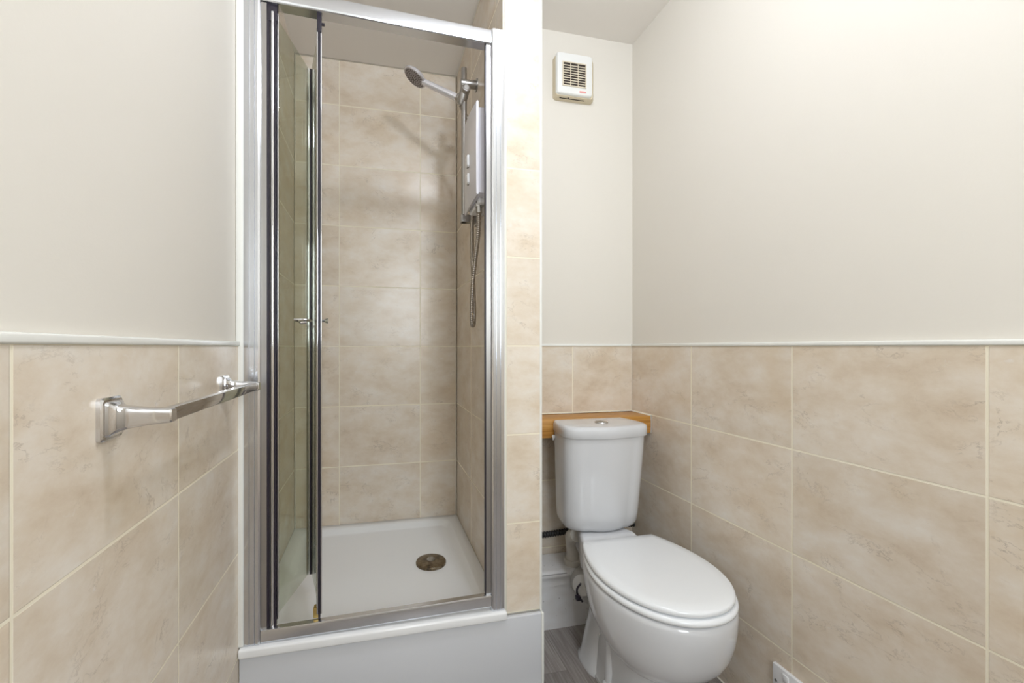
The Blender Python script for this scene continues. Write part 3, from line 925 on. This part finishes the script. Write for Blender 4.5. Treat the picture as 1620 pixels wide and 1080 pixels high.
# ------------------------------------------------------------------ macerator and pipes
mc = thing('macerator', 'low grubby white macerator box with a lid, on the floor behind the toilet', 'macerator', (0.70, 1.55, 0.0))
b = NB()
rings = [rrect(0.560, 0.895, 1.493, 1.618, 0.035, z) for z in (0.0, 0.02)] + [rrect(0.555, 0.900, 1.487, 1.620, 0.038, 0.165), rrect(0.555, 0.900, 1.487, 1.620, 0.038, 0.170)]
bm_loft(b, rings)
obj('tank', b, M['grubby'], mc, smooth=50)
b = NB()
rings = [rrect(0.552, 0.903, 1.483, 1.622, 0.040, z) for z in (0.168, 0.196)] + [rrect(0.549, 0.906, 1.480, 1.624, 0.042, z) for z in (0.199, 0.214)] + [rrect(0.553, 0.902, 1.484, 1.621, 0.038, 0.220), rrect(0.562, 0.893, 1.493, 1.612, 0.034, 0.2235)]
bm_loft(b, rings)
ml = obj('lid', b, M['grubby'], mc, smooth=50)
b = NB()
for x in (0.60, 0.64, 0.70, 0.745):
    pass
bm_box(b, (0.585, 1.4792, 0.2125), (0.705, 1.4802, 0.2137)); obj('lid_gap', b, M['dark'], mc)
# ribbed black discharge hose
hp2 = resample(catmull([(0.5110, 1.606, 0.302), (0.62, 1.608, 0.304), (0.72, 1.610, 0.307), (0.80, 1.612, 0.311), (0.90, 1.612, 0.312), (1.076, 1.612, 0.312)], 30), 0.0028)
b = NB(); bm_tube(b, hp2, 0.015, 20, radii=[0.0125 if i % 4 in (0, 1) else 0.0095 for i in range(len(hp2))])
tag(obj('ribbed_hose', b, M['blackpipe'], smooth=50, origin=(0.62, 1.60, 0.305)), 'black corrugated waste hose running along the tiles above the macerator', 'hose')
b = NB()
bm_tube(b, catmull([(0.745, 1.520, 0.222), (0.745, 1.515, 0.27), (0.735, 1.500, 0.32), (0.720, 1.470, 0.355), (0.722, 1.440, 0.372)], 6), 0.024, 24)
bm_cyl(b, (0.745, 1.520, 0.222), (0.745, 1.520, 0.245), 0.031, n=28, bev=.002)
el = tag(obj('pipe_elbow', b, simple('off_white_plastic', (0.66, 0.62, 0.56), 0.35), origin=(0.745, 1.52, 0.222)), 'off white pipe elbow rising from the macerator lid under the cistern', 'pipe')

# ------------------------------------------------------------------ extractor fan
fn = thing('extractor_fan', 'square white extractor fan high on the wall above the toilet', 'fan', (0.80, YB, 2.17))
b = NB()
def xz_rr(y, x0, x1, z0, z1, r):
    return [(p[0], y, p[1]) for p in rrect(x0, x1, z0, z1, r, 0, 5)]
bm_loft(b, [xz_rr(YB + TT, 0.7140, 0.8900, 2.088, 2.262, 0.012), xz_rr(YB - 0.010, 0.7140, 0.8890, 2.088, 2.262, 0.012), xz_rr(YB - 0.024, 0.7150, 0.8780, 2.092, 2.258, 0.010)])
obj('housing', b, M['fanold'], fn, smooth=40)['label'] = 'yellowed rear housing'
FY = YB - 0.038
b = NB()
bm_loft(b, [xz_rr(YB - 0.022, 0.7140, 0.8720, 2.095, 2.262, 0.010), xz_rr(FY + .006, 0.7140, 0.8700, 2.095, 2.261, 0.010), xz_rr(FY + .001, 0.7165, 0.8680, 2.098, 2.2585, 0.009), xz_rr(FY, 0.7190, 0.8660, 2.1, 2.256, 0.008)])
obj('front_cover', b, M['fan'], fn, smooth=40)
gx0, gx1, gz0, gz1 = 0.7405, 0.8375, 2.128, 2.2185
b = NB(); bm_box(b, (gx0, FY - .0010, gz0), (gx1, FY + .0005, gz1)); obj('grille_opening', b, M['dark'], fn, smooth=0)
b = NB()
bm_box(b, (gx0 - .004, FY - .004, gz0 - .004), (gx1 + .004, FY, gz0)); bm_box(b, (gx0 - .004, FY - .004, gz1), (gx1 + .004, FY, gz1 + .004))
bm_box(b, (gx0 - .004, FY - .004, gz0), (gx0, FY, gz1)); bm_box(b, (gx1, FY - .004, gz0), (gx1 + .004, FY, gz1))
ns = 9; pitch = (gz1 - gz0) / ns
for i in range(1, ns):
    z = gz0 + i * pitch
    bm_box(b, (gx0, FY - .0020, z - .0016), (gx1, FY - .0008, z + .0016))
for k in (1, 2):
    x = gx0 + (gx1 - gx0) * k / 3
    bm_box(b, (x - .0016, FY - .0024, gz0), (x + .0016, FY - .0008, gz1))
obj('louvres', b, simple('cream_louvre', (0.74, 0.66, 0.52), 0.4), fn, smooth=0)
b = NB(); bm_box(b, (0.812, FY - .0012, 2.1045), (0.841, FY, 2.1115), .0003, 1); obj('badge', b, simple('pale_red_badge', (0.80, 0.36, 0.34), 0.4), fn)
# strip of slots and two screws under the unit
b = NB()
bm_box(b, (0.735, YB - .0145, 2.0870), (0.845, YB - .0125, 2.0892)); bm_cyl(b, (0.738, YB - .016, 2.0872), (0.738, YB - .016, 2.0895), .0022, n=10); bm_cyl(b, (0.772, YB - .018, 2.0872), (0.772, YB - .018, 2.0895), .0026, n=10)
obj('underside_slots', b, M['dark'], fn, smooth=0)

# ------------------------------------------------------------------ wall socket near the floor
sk = thing('wall_socket', 'white wall socket low down on the right tiled wall', 'socket', (XR, 0.88, 0.155))
b = NB(); bm_box(b, (XR - 0.0105, 0.808, 0.112), (XR, 0.955, 0.199), 0.002, 3); obj('faceplate', b, M['plastic'], sk)
for y in (0.945, 0.818):
    b = NB(); bm_cyl(b, (XR - 0.0115, y, 0.1555), (XR - 0.0095, y, 0.1555), .0035, n=16); obj('screw', b, M['satin'], sk)
for yc in (0.916, 0.846):
    b = NB(); bm_box(b, (XR - 0.0135, yc - .008, 0.172), (XR - 0.0100, yc + .008, 0.190), .001, 2); obj('rocker_switch', b, M['plastic'], sk)
    b = NB()
    bm_box(b, (XR - 0.0108, yc - .0022, 0.150), (XR - 0.0100, yc + .0022, 0.159)); bm_box(b, (XR - 0.0108, yc - .014, 0.130), (XR - 0.0100, yc - .008, 0.134)); bm_box(b, (XR - 0.0108, yc + .008, 0.130), (XR - 0.0100, yc + .014, 0.134))
    obj('pin_holes', b, M['dark'], sk, smooth=0)

# ------------------------------------------------------------------ ceiling lamp (above and just behind the frame)
cl = thing('ceiling_light', 'white batten lampholder with a round bulb on the ceiling', 'light', (BULB_POS[0], BULB_POS[1], CEIL))
b = NB(); bm_lathe(b, [(0.0, 0), (0.045, 0.0), (0.045, -0.012), (0.038, -0.020), (0.022, -0.024), (0.020, -0.094), (0.0, -0.094)], (BULB_POS[0], BULB_POS[1], CEIL)); obj('lampholder', b, M['plastic'], cl)
m, nt, pb = new_mat('lit_bulb')
pb.inputs['Emission Color'].default_value = (0.885, 0.95, 1.06, 1)
pb.inputs['Emission Strength'].default_value = BULB_STRENGTH
pb.inputs['Base Color'].default_value = (0.9, 0.9, 0.9, 1)
b = NB(); n_ = 14
bm_lathe(b, [(BULB_RADIUS * sin(pi * i / n_), BULB_RADIUS * cos(pi * i / n_)) for i in range(n_ + 1)], BULB_POS, n=28)
obj('bulb', b, m, cl, smooth=80)
